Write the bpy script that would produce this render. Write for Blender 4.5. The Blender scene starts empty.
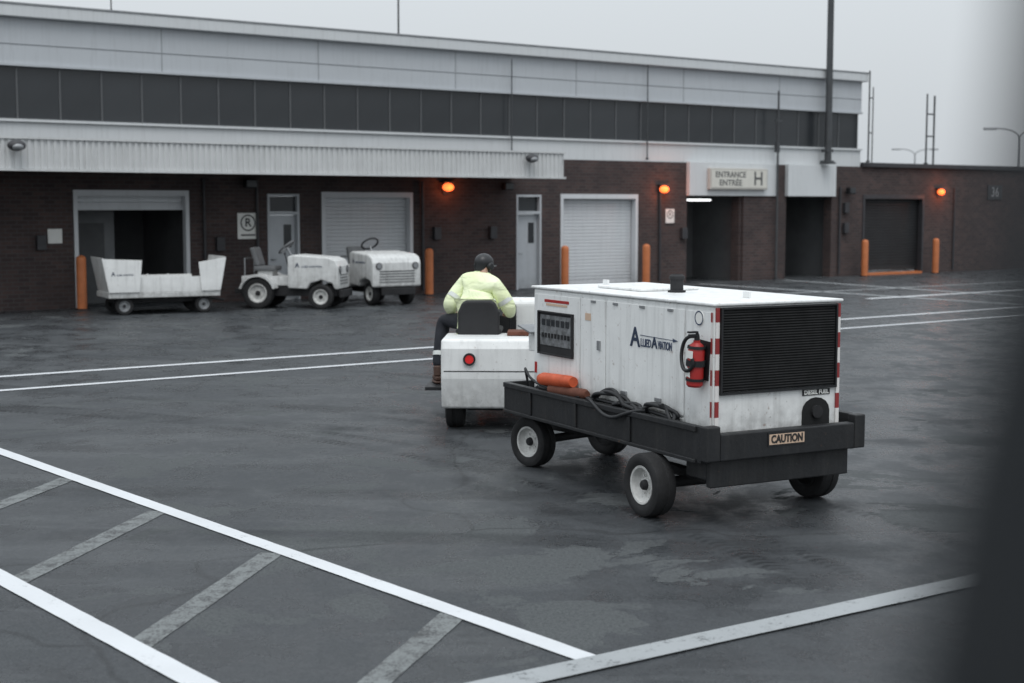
import bpy, bmesh, math, random
from mathutils import Vector, Matrix
random.seed(3)
R = math.radians
scene = bpy.context.scene
C = scene.collection
scene.view_settings.view_transform = 'Standard'
scene.view_settings.look = 'None'
scene.view_settings.exposure = 0

# ------------------------------------------------------------------ materials
def base_mat(name):
    m = bpy.data.materials.new(name); m.use_nodes = True
    nt = m.node_tree; b = nt.nodes['Principled BSDF']
    return m, nt, b
def N(nt, t, **kw):
    n = nt.nodes.new(t)
    for k, v in kw.items(): setattr(n, k, v)
    return n
def noise(nt, vec, scale, detail=4, rough=.6, dist=0):
    n = N(nt, 'ShaderNodeTexNoise'); n.inputs['Scale'].default_value = scale
    n.inputs['Detail'].default_value = detail; n.inputs['Roughness'].default_value = rough
    n.inputs['Distortion'].default_value = dist
    nt.links.new(vec, n.inputs['Vector']); return n.outputs['Fac']
def mrange(nt, v, a, b, c=0, d=1):
    n = N(nt, 'ShaderNodeMapRange'); nt.links.new(v, n.inputs[0])
    for i, x in enumerate((a, b, c, d)): n.inputs[i+1].default_value = x
    return n.outputs[0]
def math_(nt, op, a, b=None, c=None):
    n = N(nt, 'ShaderNodeMath', operation=op)
    for i, x in enumerate((a, b, c)):
        if x is None: continue
        if isinstance(x, (int, float)): n.inputs[i].default_value = x
        else: nt.links.new(x, n.inputs[i])
    return n.outputs[0]
def mix(nt, f, a, b, mode='MIX'):
    n = N(nt, 'ShaderNodeMixRGB', blend_type=mode)
    for i, x in enumerate((f, a, b)):
        if isinstance(x, (int, float)): n.inputs[i].default_value = x
        elif isinstance(x, tuple): n.inputs[i].default_value = (*x[:3], 1)
        else: nt.links.new(x, n.inputs[i])
    return n.outputs[0]
def mapping(nt, vec, scale):
    n = N(nt, 'ShaderNodeMapping'); n.inputs['Scale'].default_value = scale
    nt.links.new(vec, n.inputs[0]); return n.outputs[0]

def paint(name, c, rough=.5, metal=0, var=.15, scale=4, streak=0, rust=0, bump=0, emit=0, low=None):
    m, nt, b = base_mat(name)
    tc = N(nt, 'ShaderNodeTexCoord').outputs['Object']
    n1 = noise(nt, tc, scale, 6, .65)
    f = mrange(nt, n1, .3, .7, 0, 1)
    dark = tuple(x*(1-var) for x in c)
    colr = mix(nt, f, dark, c)
    if streak:
        n2 = noise(nt, mapping(nt, tc, (9, 9, .7)), 1.5, 5, .6)
        colr = mix(nt, mrange(nt, n2, .5, .75, 0, streak), colr, (.10, .095, .085))
    if low is not None:
        sep = N(nt, 'ShaderNodeSeparateXYZ'); nt.links.new(tc, sep.inputs[0])
        g = mrange(nt, sep.outputs[2], low[0], low[1], low[2], 0)
        g = math_(nt, 'MULTIPLY', g, mrange(nt, noise(nt, tc, 12, 5), .3, .65, .2, 1))
        colr = mix(nt, g, colr, (.07, .065, .06))
    if rust:
        n3 = noise(nt, tc, 13, 8, .7)
        colr = mix(nt, mrange(nt, n3, .68-rust*.08, .74, 0, .8), colr, (.17, .08, .04))
        n4 = noise(nt, tc, 45, 4, .7)
        colr = mix(nt, mrange(nt, n4, .66, .71, 0, .8), colr, (.08, .06, .05))
    nt.links.new(colr, b.inputs['Base Color'])
    nt.links.new(mrange(nt, n1, .3, .7, min(1, rough+.12), max(.05, rough-.08)), b.inputs['Roughness'])
    b.inputs['Metallic'].default_value = metal
    if bump:
        bn = N(nt, 'ShaderNodeBump'); bn.inputs['Strength'].default_value = bump
        bn.inputs['Distance'].default_value = .01
        nt.links.new(noise(nt, tc, scale*6, 4), bn.inputs['Height'])
        nt.links.new(bn.outputs[0], b.inputs['Normal'])
    if emit:
        b.inputs['Emission Color'].default_value = (*c, 1)
        b.inputs['Emission Strength'].default_value = emit
    return m

WHITE = paint('white_vehicle_paint', (.82, .83, .82), .40, var=.10, streak=.28, rust=.95, low=(.58, 1.0, .75))
WHITE2 = paint('white_tractor_paint', (.80, .81, .80), .42, var=.12, streak=.22, rust=.4, low=(.2, .7, .5))
WHITE3 = paint('dirty_white_paint', (.72, .73, .72), .5, var=.2, scale=5, streak=.4, rust=.7, low=(.2, 1.1, .6))
BLK = paint('black_steel', (.012, .013, .015), .5, var=.4, scale=6, bump=.2)
LOUV = paint('matt_black_louvre', (.007, .0075, .008), .85, var=.4, scale=6)
TRAYM = paint('worn_black_tray_paint', (.013, .014, .016), .55, var=.5, scale=5, streak=.12, rust=.3, bump=.25)
BLK2 = paint('dark_chassis_steel', (.018, .018, .02), .75, var=.4, bump=.3)
RUB = paint('tyre_rubber', (.016, .016, .017), .8, var=.35, scale=9, bump=.4)
RIM = paint('white_rim_paint', (.66, .66, .64), .5, var=.4, scale=14, streak=.3, rust=.4)
STEEL = paint('galvanised_steel', (.35, .36, .37), .45, .7, var=.25)
SEAT = paint('black_vinyl', (.014, .014, .016), .6, var=.3)
SEATG = paint('grey_vinyl', (.14, .145, .15), .6, var=.3)
RED = paint('red_enamel', (.40, .022, .02), .4, var=.2)
REDL = paint('red_lens', (.55, .02, .02), .2, var=.1, emit=.25)
ORANGE = paint('orange_plastic', (.62, .10, .03), .55, var=.35, scale=8)
RUSTB = paint('rusty_brown_steel', (.15, .05, .028), .8, var=.4, scale=10)
BOLL = paint('bollard_orange_paint', (.58, .18, .06), .6, var=.25, streak=.3)
NAVY = paint('navy_lettering', (.02, .035, .07), .5, var=.1)
BLUEG = paint('grey_blue_lettering', (.05, .07, .12), .5, var=.1)
BLACKT = paint('black_lettering', (.02, .02, .02), .6, var=.1)
CREAM = paint('label_background', (.62, .45, .33), .6, var=.15)
LABELW = paint('white_label', (.78, .78, .75), .5, var=.08)
UPW = paint('white_wall_panel', (.62, .64, .65), .6, var=.05, scale=.7, streak=.12)
UPW2 = paint('grey_wall_panel', (.48, .505, .53), .6, var=.05, scale=.6, streak=.12)
FASC = paint('white_ribbed_metal', (.60, .61, .61), .55, var=.10, scale=1, streak=.2)
SHUT = paint('roller_shutter_paint', (.62, .64, .66), .5, var=.06, scale=1.5, streak=.10, low=(0, .5, .4))
SHUTD = paint('dark_roller_shutter', (.016, .017, .019), .6, var=.2, scale=1.5)
DOORP = paint('grey_door_paint', (.50, .525, .55), .5, var=.1, streak=.12, low=(0, .4, .4))
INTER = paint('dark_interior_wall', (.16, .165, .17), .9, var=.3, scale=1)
INTD = paint('interior_grey_panel', (.28, .29, .30), .8, var=.2, scale=2)
PIPE = paint('dark_pipe_paint', (.04, .04, .045), .5, var=.3)
JOINT = paint('panel_joint_grey', (.28, .295, .31), .6, var=.1)
MAST = paint('mast_steel', (.08, .085, .09), .5, .3, var=.3, scale=2)
MASTF = paint('pale_lamp_steel', (.30, .31, .32), .6, .0, var=.2, scale=2)  # street lamp posts, a paler grey than the mast steel
GLASSD, nt, b = base_mat('dark_glass')
tc = N(nt, 'ShaderNodeTexCoord').outputs['Object']
inf = N(nt, 'ShaderNodeObjectInfo')
cg = mix(nt, noise(nt, tc, .8, 2), (.012, .014, .017), (.032, .036, .04))
cg = mix(nt, math_(nt, 'MULTIPLY', inf.outputs['Random'], .35), cg, (.06, .065, .07))
nt.links.new(cg, b.inputs['Base Color'])
b.inputs['Roughness'].default_value = .25
AMBER, nt, b = base_mat('lit_amber_lens')
tc = N(nt, 'ShaderNodeTexCoord').outputs['Object']
nt.links.new(mix(nt, noise(nt, tc, 9, 2), (1, .10, .02), (1, .20, .05)), b.inputs['Emission Color'])
b.inputs['Base Color'].default_value = (.8, .2, .05, 1); b.inputs['Emission Strength'].default_value = 2.4
TUBE, nt, b = base_mat('lit_fluorescent_tube')
tc = N(nt, 'ShaderNodeTexCoord').outputs['Object']
nt.links.new(mix(nt, noise(nt, tc, 4, 2), (.9, .95, 1), (1, 1, .95)), b.inputs['Emission Color'])
b.inputs['Emission Strength'].default_value = 2.5

TAPE, nt, b = base_mat('red_white_reflective_tape')
tc = N(nt, 'ShaderNodeTexCoord').outputs['Object']
sep = N(nt, 'ShaderNodeSeparateXYZ'); nt.links.new(tc, sep.inputs[0])
fr = math_(nt, 'FRACT', math_(nt, 'MULTIPLY', sep.outputs[2], 4.2))
nt.links.new(mix(nt, math_(nt, 'GREATER_THAN', fr, .5), (.72, .70, .68), (.26, .03, .03)), b.inputs['Base Color'])
b.inputs['Roughness'].default_value = .4

BRICK, nt, b = base_mat('dark_brown_brick')
tc = N(nt, 'ShaderNodeTexCoord').outputs['Object']
sep = N(nt, 'ShaderNodeSeparateXYZ'); nt.links.new(tc, sep.inputs[0])
cmb = N(nt, 'ShaderNodeCombineXYZ')
nt.links.new(math_(nt, 'ADD', sep.outputs[0], sep.outputs[1]), cmb.inputs[0])
nt.links.new(sep.outputs[2], cmb.inputs[1])
bt = N(nt, 'ShaderNodeTexBrick'); nt.links.new(cmb.outputs[0], bt.inputs['Vector'])
bt.inputs['Scale'].default_value = 1; bt.inputs['Brick Width'].default_value = .26
bt.inputs['Row Height'].default_value = .095; bt.inputs['Mortar Size'].default_value = .010
bt.inputs['Color1'].default_value = (.096, .063, .058, 1)
bt.inputs['Color2'].default_value = (.060, .043, .042, 1)
bt.inputs['Mortar'].default_value = (.09, .085, .084, 1)
nl = noise(nt, tc, .8, 6, .65)
nt.links.new(mix(nt, mrange(nt, nl, .35, .7, .0, .6), bt.outputs['Color'], (.035, .031, .032)), b.inputs['Base Color'])
b.inputs['Roughness'].default_value = .9; b.inputs['Specular IOR Level'].default_value = .25

# asphalt
ASPH, nt, b = base_mat('damp_asphalt')
tc = N(nt, 'ShaderNodeTexCoord').outputs['Object']
nb = noise(nt, tc, 1.0, 9, .60, .5)
ns = noise(nt, mapping(nt, tc, (.45, 1.7, 1)), .8, 8, .62, .3)
nm = noise(nt, mapping(nt, tc, (1.3, .9, 1)), 1.2, 9, .68)
nf = noise(nt, tc, 75, 4, .75)
ng = noise(nt, tc, 17, 7, .8)
nh = noise(nt, tc, 38, 4, .8)
nl_ = noise(nt, tc, .16, 5, .6, .5)
colr = mix(nt, mrange(nt, nm, .42, .58), (.026, .031, .036), (.052, .059, .065))
colr = mix(nt, mrange(nt, nl_, .40, .60, .5, 0), colr, (.020, .024, .028))
colr = mix(nt, mrange(nt, ns, .53, .57, 0, .5), colr, (.082, .090, .096))
def blobd(cx, cy, sx, sy, a=.11):
    v = N(nt, 'ShaderNodeVectorMath', operation='SUBTRACT'); nt.links.new(tc, v.inputs[0]); v.inputs[1].default_value = (cx, cy, 0)
    v2 = N(nt, 'ShaderNodeVectorMath', operation='MULTIPLY'); nt.links.new(v.outputs[0], v2.inputs[0]); v2.inputs[1].default_value = (1/sx, 1/sy, 0)
    l = N(nt, 'ShaderNodeVectorMath', operation='LENGTH'); nt.links.new(v2.outputs[0], l.inputs[0])
    return mrange(nt, l.outputs['Value'], .4, 1, a, 0)
bias = math_(nt, 'MAXIMUM', blobd(.5, 9.6, 1.5, 1.0), blobd(-1.3, 10.6, 2.2, .9))
bias = math_(nt, 'MAXIMUM', bias, blobd(-.4, 8.5, 1.4, .6))
bias = math_(nt, 'MAXIMUM', bias, blobd(3.6, 11.0, 1.6, 1.2))
bias = math_(nt, 'MAXIMUM', bias, blobd(-3.2, 13.2, 1.8, 1.0, .07))
dry = mrange(nt, math_(nt, 'ADD', nb, bias), .588, .602, 0, 1)
dry = math_(nt, 'MULTIPLY', dry, mrange(nt, ng, .34, .52, .55, 1))
colr = mix(nt, math_(nt, 'MULTIPLY', dry, .9), colr, (.128, .138, .139))
colr = mix(nt, mrange(nt, ng, .44, .60, 0, .30), colr, (.095, .10, .105))
colr = mix(nt, mrange(nt, nh, .49, .60, 0, .40), colr, (.012, .014, .016))
colr = mix(nt, mrange(nt, nf, .35, .65, 0, 1), mix(nt, .45, colr, (.008, .010, .012)), mix(nt, .26, colr, (.17, .175, .18)))
mask = None
sepg = N(nt, 'ShaderNodeSeparateXYZ'); nt.links.new(tc, sepg.inputs[0])
for cx, cy, r, w, s, tread in ((-9.56, 5.42, 12.0, .11, .62, 1), (-9.56, 5.42, 12.4, .08, .5, 1), (-9.56, 5.42, 13.6, .11, .5, 1), (4.0, 14.3, 4.75, .15, .33, 0), (-14, 3, 21.5, .15, .25, 0), (-14, 3, 23.1, .15, .22, 0), (5, 40, 24, .2, .35, 0), (5, 40, 25.4, .2, .3, 0), (-3, -20, 32, .2, .3, 0), (-3, -20, 30.4, .2, .3, 0)):
    vd = N(nt, 'ShaderNodeVectorMath', operation='DISTANCE'); nt.links.new(tc, vd.inputs[0])
    vd.inputs[1].default_value = (cx, cy, 0)
    d = math_(nt, 'ABSOLUTE', math_(nt, 'SUBTRACT', vd.outputs['Value'], r))
    k = mrange(nt, d, w*.6, w*1.2, s, 0)
    if tread:
        an = math_(nt, 'ARCTAN2', math_(nt, 'SUBTRACT', sepg.outputs[1], cy), math_(nt, 'SUBTRACT', sepg.outputs[0], cx))
        wv = math_(nt, 'SINE', math_(nt, 'ADD', math_(nt, 'MULTIPLY', an, r*2*math.pi/.09), math_(nt, 'MULTIPLY', d, 35)))
        k = math_(nt, 'MULTIPLY', k, mrange(nt, wv, -.4, .4, .25, 1))
        k = math_(nt, 'MULTIPLY', k, mrange(nt, sepg.outputs[1], 8.6, 9.6, .0, 1))
    mask = k if mask is None else math_(nt, 'MAXIMUM', mask, k)
mask = math_(nt, 'MULTIPLY', mask, mrange(nt, noise(nt, tc, .9, 6, .65), .40, .56, .1, 1))
colr = mix(nt, mask, colr, (.010, .011, .012))
vor = N(nt, 'ShaderNodeTexVoronoi', feature='DISTANCE_TO_EDGE'); vor.inputs['Scale'].default_value = .16
dv = N(nt, 'ShaderNodeVectorMath', operation='ADD'); nt.links.new(tc, dv.inputs[0])
nn = N(nt, 'ShaderNodeTexNoise'); nn.inputs['Scale'].default_value = .8; nt.links.new(tc, nn.inputs['Vector'])
nt.links.new(nn.outputs['Color'], dv.inputs[1]); nt.links.new(dv.outputs[0], vor.inputs['Vector'])
crack = mrange(nt, vor.outputs['Distance'], .0015, .004, .3, 0)
colr = mix(nt, crack, colr, (.010, .010, .010))
nt.links.new(colr, b.inputs['Base Color'])
wet = mrange(nt, nm, .44, .58, .26, .60)
nt.links.new(math_(nt, 'ADD', wet, math_(nt, 'MULTIPLY', dry, .35)), b.inputs['Roughness'])
sp = math_(nt, 'MULTIPLY', mrange(nt, nl_, .42, .58, .32, .14), mrange(nt, math_(nt, 'MAXIMUM', dry, mask), 0, 1, 1, .1))
nt.links.new(sp, b.inputs['Specular IOR Level'])
bn = N(nt, 'ShaderNodeBump'); bn.inputs['Strength'].default_value = .55; bn.inputs['Distance'].default_value = .008
nt.links.new(noise(nt, tc, 90, 4, .75), bn.inputs['Height']); nt.links.new(bn.outputs[0], b.inputs['Normal'])

def linemat(name, c, wear):
    m, nt, b = base_mat(name)
    tc = N(nt, 'ShaderNodeTexCoord').outputs['Object']
    n1 = noise(nt, tc, 7, 8, .75); n2 = noise(nt, tc, 60, 3, .7)
    f = math_(nt, 'ADD', math_(nt, 'MULTIPLY', n1, .6), math_(nt, 'MULTIPLY', n2, .4))
    k = mrange(nt, f, wear, wear+.10, 0, 1)
    cc = mix(nt, noise(nt, tc, 1.5, 4), tuple(x*.78 for x in c), c)
    nt.links.new(mix(nt, k, (.06, .062, .064), cc), b.inputs['Base Color'])
    b.inputs['Roughness'].default_value = .6; b.inputs['Specular IOR Level'].default_value = .25
    bn = N(nt, 'ShaderNodeBump'); bn.inputs['Strength'].default_value = .5; bn.inputs['Distance'].default_value = .006
    nt.links.new(noise(nt, tc, 90, 4, .75), bn.inputs['Height']); nt.links.new(bn.outputs[0], b.inputs['Normal'])
    return m
LINE = linemat('white_road_paint', (.68, .70, .72), .32)
LINEF = linemat('faded_road_paint', (.20, .215, .215), .43)
LINEM = linemat('worn_road_paint', (.36, .38, .39), .36)

# ------------------------------------------------------------------ mesh helpers
def link(o, parent=None):
    C.objects.link(o)
    if parent is not None: o.parent = parent
    return o
def top(o, label, cat, group=None):
    o['label'] = label; o['category'] = cat
    if group: o['group'] = group
    return o
def empty(name, parent=None, loc=(0, 0, 0), rz=0):
    o = bpy.data.objects.new(name, None); o.empty_display_size = .2
    o.location = loc; o.rotation_euler = (0, 0, rz)
    return link(o, parent)
def bbox(bm, x0, x1, y0, y1, z0, z1):
    v = [bm.verts.new((x, y, z)) for x in (x0, x1) for y in (y0, y1) for z in (z0, z1)]
    for f in ((0, 1, 3, 2), (4, 6, 7, 5), (0, 4, 5, 1), (2, 3, 7, 6), (0, 2, 6, 4), (1, 5, 7, 3)):
        bm.faces.new([v[i] for i in f])
    return v
def bcyl(bm, p0, p1, r0, r1=None, seg=16):
    r1 = r0 if r1 is None else r1
    p0 = Vector(p0); p1 = Vector(p1); d = p1-p0
    q = d.to_track_quat('Z', 'Y')
    rings = []
    for p, r in ((p0, r0), (p1, r1)):
        rings.append([bm.verts.new(p+q @ Vector((r*math.cos(2*math.pi*i/seg), r*math.sin(2*math.pi*i/seg), 0))) for i in range(seg)])
    for i in range(seg):
        j = (i+1) % seg
        bm.faces.new((rings[0][i], rings[0][j], rings[1][j], rings[1][i]))
    bm.faces.new(list(reversed(rings[0]))); bm.faces.new(rings[1])
def lathe(bm, prof, seg=32, axis='Y', closed=True):
    rings = []
    for r, h in prof:
        ring = []
        for i in range(seg):
            a = 2*math.pi*i/seg; c, s = r*math.cos(a), r*math.sin(a)
            ring.append(bm.verts.new((c, h, s) if axis == 'Y' else (c, s, h)))
        rings.append(ring)
    n = len(rings)
    for k in range(n if closed else n-1):
        A = rings[k]; B = rings[(k+1) % n]
        for i in range(seg):
            j = (i+1) % seg; bm.faces.new((A[i], A[j], B[j], B[i]))
    if not closed:
        bm.faces.new(rings[0]); bm.faces.new(list(reversed(rings[-1])))
def extrude_poly(bm, pts, axis, a, b_):
    def P(p, t):
        if axis == 'y': return (p[0], t, p[1])
        if axis == 'x': return (t, p[0], p[1])
        return (p[0], p[1], t)
    A = [bm.verts.new(P(p, a)) for p in pts]; B = [bm.verts.new(P(p, b_)) for p in pts]
    n = len(pts)
    for i in range(n):
        j = (i+1) % n; bm.faces.new((A[i], A[j], B[j], B[i]))
    bm.faces.new(A); bm.faces.new(list(reversed(B)))
def mobj(name, build, mat, parent=None, loc=(0, 0, 0), rot=(0, 0, 0), bevel=0, smooth=False, seg=2):
    bm = bmesh.new(); build(bm)
    bmesh.ops.recalc_face_normals(bm, faces=bm.faces)
    me = bpy.data.meshes.new(name); bm.to_mesh(me); bm.free()
    me.materials.append(mat)
    if smooth:
        for p in me.polygons: p.use_smooth = True
        try: me.set_sharp_from_angle(angle=R(38))
        except Exception: pass
    o = bpy.data.objects.new(name, me); o.location = loc; o.rotation_euler = rot
    link(o, parent)
    if bevel:
        md = o.modifiers.new('bevel', 'BEVEL'); md.width = bevel; md.segments = seg
        md.limit_method = 'ANGLE'; md.angle_limit = R(40)
    return o
def boxo(name, d, mat, parent=None, bevel=0, **kw):
    return mobj(name, lambda bm: bbox(bm, *d), mat, parent, bevel=bevel, **kw)
def tomesh(o, name, mat, parent):
    dg = bpy.context.evaluated_depsgraph_get(); dg.update()
    me = bpy.data.meshes.new_from_object(o.evaluated_get(dg)); me.name = name
    loc, rot = o.location.copy(), o.rotation_euler.copy(); sc = o.scale.copy()
    bpy.data.objects.remove(o)
    me.materials.clear(); me.materials.append(mat)
    n = bpy.data.objects.new(name, me); n.location = loc; n.rotation_euler = rot; n.scale = sc
    return link(n, parent)
def text(body, loc, rot, size, mat, parent, name='lettering', xs=1, bold=0, align='CENTER', ext=.002, fit=None):
    cu = bpy.data.curves.new(name, 'FONT'); cu.body = body; cu.size = size; cu.extrude = ext
    cu.align_x = align; cu.align_y = 'CENTER'; cu.offset = bold; cu.resolution_u = 4
    o = bpy.data.objects.new(name, cu); C.objects.link(o)
    o.location = loc; o.rotation_euler = rot; o.scale = (xs, 1, 1)
    n = tomesh(o, name, mat, parent)
    if fit:
        xsv = [v.co.x for v in n.data.vertices]; n.scale = (fit/(max(xsv)-min(xsv)), 1, 1)
    return n
def tube(name, pts, r, mat, parent=None, cyclic=False):
    cu = bpy.data.curves.new(name, 'CURVE'); cu.dimensions = '3D'; cu.bevel_depth = r; cu.bevel_resolution = 3
    cu.use_fill_caps = True; cu.resolution_u = 6
    sp = cu.splines.new('NURBS'); sp.points.add(len(pts)-1)
    for p, q in zip(sp.points, pts): p.co = (*q, 1)
    sp.use_endpoint_u = not cyclic; sp.use_cyclic_u = cyclic; sp.order_u = 4 if len(pts) > 3 else len(pts)
    o = bpy.data.objects.new(name, cu); C.objects.link(o)
    n = tomesh(o, name, mat, parent)
    for p in n.data.polygons: p.use_smooth = True
    return n
def copy_tree(src, parent=None, loc=None, rz=None):
    n = src.copy(); C.objects.link(n)
    if parent is not None: n.parent = parent
    if loc is not None: n.location = loc
    if rz is not None: n.rotation_euler = (n.rotation_euler[0], n.rotation_euler[1], rz)
    for ch in list(src.children): copy_tree(ch, n)
    return n
def wheel(parent, loc, r, w, rz=0, rim=RIM, out=1):
    e = empty('wheel', parent, loc, rz)
    def ty(bm):
        lathe(bm, [(.60*r, -.40*w), (.72*r, -.49*w), (.88*r, -.50*w), (.965*r, -.44*w), (.997*r, -.32*w), (r, -.10*w), (.975*r, -.08*w), (.975*r, .08*w), (r, .10*w), (.997*r, .32*w),
                   (.965*r, .44*w), (.88*r, .50*w), (.72*r, .49*w), (.60*r, .40*w)], 44)
    mobj('tyre', ty, RUB, e, smooth=True)
    def ri(bm):
        lathe(bm, [(.001, .20*w), (.20*r, .20*w), (.24*r, .12*w), (.42*r, .10*w), (.50*r, .20*w), (.54*r, .42*w), (.60*r, .44*w), (.62*r, .40*w),
                   (.62*r, -.44*w), (.55*r, -.43*w), (.50*r, -.22*w), (.42*r, -.12*w), (.20*r, -.16*w), (.001, -.2*w)], 32, closed=False)
        for i in range(5):
            a = 2*math.pi*i/5
            bcyl(bm, (.29*r*math.cos(a), .12*w, .29*r*math.sin(a)), (.29*r*math.cos(a), .22*w, .29*r*math.sin(a)), .035*r, seg=6)
    ro = mobj('rim', ri, rim, e, rot=(0, 0, 0 if out > 0 else math.pi), smooth=True)
    ro.data.materials.append(BLK2)
    for p in ro.data.polygons:
        if p.center.y < .0: p.material_index = 1
    mobj('hub', lambda bm: lathe(bm, [(.001, .40*w), (.10*r, .40*w), (.15*r, .34*w), (.17*r, .202*w), (.001, .202*w)], 20, closed=False), BLK2, e, rot=(0, 0, 0 if out > 0 else math.pi), smooth=True)
    return e

# ------------------------------------------------------------------ ground and markings
g = mobj('ground', lambda bm: bm.faces.new([bm.verts.new(p) for p in ((-1500, -1500, 0), (1500, -1500, 0), (1500, 1500, 0), (-1500, 1500, 0))]), ASPH)
g['kind'] = 'structure'
def strip(p, q, w, mat, z=.008):
    p = Vector((*p, 0)); q = Vector((*q, 0)); d = (q-p).normalized(); n = Vector((-d.y, d.x, 0))*w/2
    def bld(bm):
        L = (q-p).length; k = max(1, int(L/.15)); rows = []
        for i in range(k+1):
            c = p+(q-p)*i/k; j1 = random.uniform(-.003, .003); j2 = random.uniform(-.003, .003)
            rows.append((bm.verts.new(c+n*(1+j1/w*2)+Vector((0, 0, z))), bm.verts.new(c-n*(1+j2/w*2)+Vector((0, 0, z)))))
        for i in range(k): bm.faces.new((rows[i][0], rows[i][1], rows[i+1][1], rows[i+1][0]))
    o = mobj('road_marking', bld, mat); o['kind'] = 'structure'
    return o
dA = Vector((5.455, -6.54)).normalized()
strip((.415-dA.x*16, 7.47-dA.y*16), (.40, 7.485), .140, LINE)
strip((-3.40-dA.x*9, 9.26-dA.y*9), (-3.40+dA.x*6, 9.26+dA.y*6), .155, LINE)
dB = Vector((.808, .589))
dC = Vector((2.49, 1.66)).normalized()
strip((.249-dC.x*4, 7.265-dC.y*4), (.249+dC.x*9, 7.265+dC.y*9), .20, LINEM, .012)
for i in range(-2, 2):
    strip((-3.19+1.13*i, 9.06-1.385*i), (-2.80+1.13*i, 11.22-1.385*i), .17, LINEF, .004)
strip((-.92, 6.30), (-.34, 8.34), .17, LINEF, .004)
strip((-7.26-dB.x*8, 20.28-dB.y*8), (-7.26+dB.x*34, 20.28+dB.y*34), .17, LINE)
strip((-6.71-dB.x*8, 18.72-dB.y*8), (-6.71+dB.x*34, 18.72+dB.y*34), .15, LINE)
strip((5.89, 45.06), (12.6, 35.2), .26, LINEM)
strip((8.97, 47.4), (14.1, 37.8), .26, LINEM)
strip((9.3, 37.6), (25.5, 49.4), .26, LINE, .012)
strip((7.2, 39.6), (24, 51.8), .2, LINEM, .012)

# ------------------------------------------------------------------ terminal building
bld = empty('terminal_building', None, (.53, 42.1, 0), math.atan2(.589, .808))
top(bld, 'long two-storey terminal with dark brick base and white upper floor', 'building')
openings = [(-13.49, -10.58, 2.81), (-8.44, -7.52, 2.74), (-6.87, -4.04, 2.80), (-.51, .40, 2.76), (1.11, 4.13, 2.79),
            (6.19, 8.50, 2.74), (10.70, 12.94, 2.74), (14.55, 17.90, 2.83)]
XE = 14.4
def bw(bm):
    xs = -30
    for a, b_, zt in openings:
        bbox(bm, xs, a, 0, .35, 0, 3.80)
        bbox(bm, a, b_, 0, .35, zt, 3.80); xs = b_
    bbox(bm, xs, 60, 0, .35, 0, 3.80)
mobj('brick_wall', bw, BRICK, bld)
boxo('wing_roof', (XE+.04, 60, -.12, 12, 3.803, 3.95), PIPE, bld)
def core(bm):
    bbox(bm, -30, XE, .02, 12, 3.803, 4.42); bbox(bm, -30, XE, .16, 12, 4.42, 5.62)
mobj('white_wall', core, UPW, bld)
mobj('upper_wall', lambda bm: bbox(bm, -30, XE, .02, 12, 5.62, 6.72), UPW2, bld)
x = -28.4
while x < 14.2:
    boxo('panel_joint', (x, x+.02, .012, .03, 5.69, 6.70), JOINT, bld); x += 4.3
boxo('panel_joint', (-30, XE-.01, .008, .03, 6.12, 6.135), JOINT, bld)
boxo('roof_edge', (-30, XE+.13, -.16, 12, 6.723, 7.0), UPW, bld, bevel=.02)
boxo('roof_flashing', (-30, XE+.15, -.18, 12, 7.002, 7.04), STEEL, bld)
boxo('window_sill', (-30, XE+.02, -.05, .14, 4.36, 4.418), UPW, bld)
boxo('window_head', (-30, XE+.02, -.03, .14, 5.625, 5.68), UPW2, bld)
def wf(bm):
    w = 1.0; h = 1.19; t = .02
    bbox(bm, 0, t, -.02, .06, 0, h); bbox(bm, w-t, w-.003, -.02, .06, 0, h)
    bbox(bm, t, w-t, -.02, .06, 0, t); bbox(bm, t, w-t, -.02, .06, h-t, h)
WFR = paint('window_frame_metal', (.11, .115, .12), .5, var=.1)
w0 = mobj('window', wf, WFR, bld, loc=(-17.7, .08, 4.425))
boxo('pane', (.02, .98, .0, .02, .02, 1.17), GLASSD, w0)
for i in range(1, 32):
    copy_tree(w0, bld, (-17.7+i*.9995, .08, 4.425))
boxo('blank_panel', (-30, -17.71, .06, .15, 4.425, 5.615), GLASSD, bld)
def can(bm):
    x = -30.0; pts = []
    while x < -.74:
        pts.append((x, -2.5)); pts.append((x+.06, -2.5)); pts.append((x+.075, -2.47)); pts.append((x+.125, -2.47)); x += .14
    A = [bm.verts.new((p[0], p[1], 3.22)) for p in pts]; B = [bm.verts.new((p[0], p[1], 3.85)) for p in pts]
    for i in range(len(pts)-1): bm.faces.new((A[i], A[i+1], B[i+1], B[i]))
canopy = empty('canopy', bld)
mobj('ribbed_fascia', can, FASC, canopy)
boxo('canopy_roof', (-30, -.72, -2.44, -.003, 3.55, 3.70), BLK2, canopy)
boxo('fascia_trim', (-30, -.66, -2.53, -2.43, 3.853, 3.90), FASC, canopy)
boxo('fascia_trim', (-30, -.66, -2.53, -2.43, 3.17, 3.217), FASC, canopy)
boxo('end_fascia', (-.72, -.67, -2.42, -.003, 3.22, 3.85), FASC, canopy)
x = -29
while x < -1:
    boxo('canopy_beam', (x, x+.12, -2.40, -.003, 3.3, 3.548), BLK2, canopy); x += 2.8
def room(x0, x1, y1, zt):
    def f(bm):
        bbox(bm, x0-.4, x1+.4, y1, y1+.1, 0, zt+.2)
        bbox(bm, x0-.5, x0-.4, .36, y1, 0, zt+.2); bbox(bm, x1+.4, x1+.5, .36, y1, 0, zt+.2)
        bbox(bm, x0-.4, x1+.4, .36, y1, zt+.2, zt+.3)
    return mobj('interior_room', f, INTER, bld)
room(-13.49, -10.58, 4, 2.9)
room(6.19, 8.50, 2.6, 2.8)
room(10.70, 12.94, 2.6, 2.8)
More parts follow.
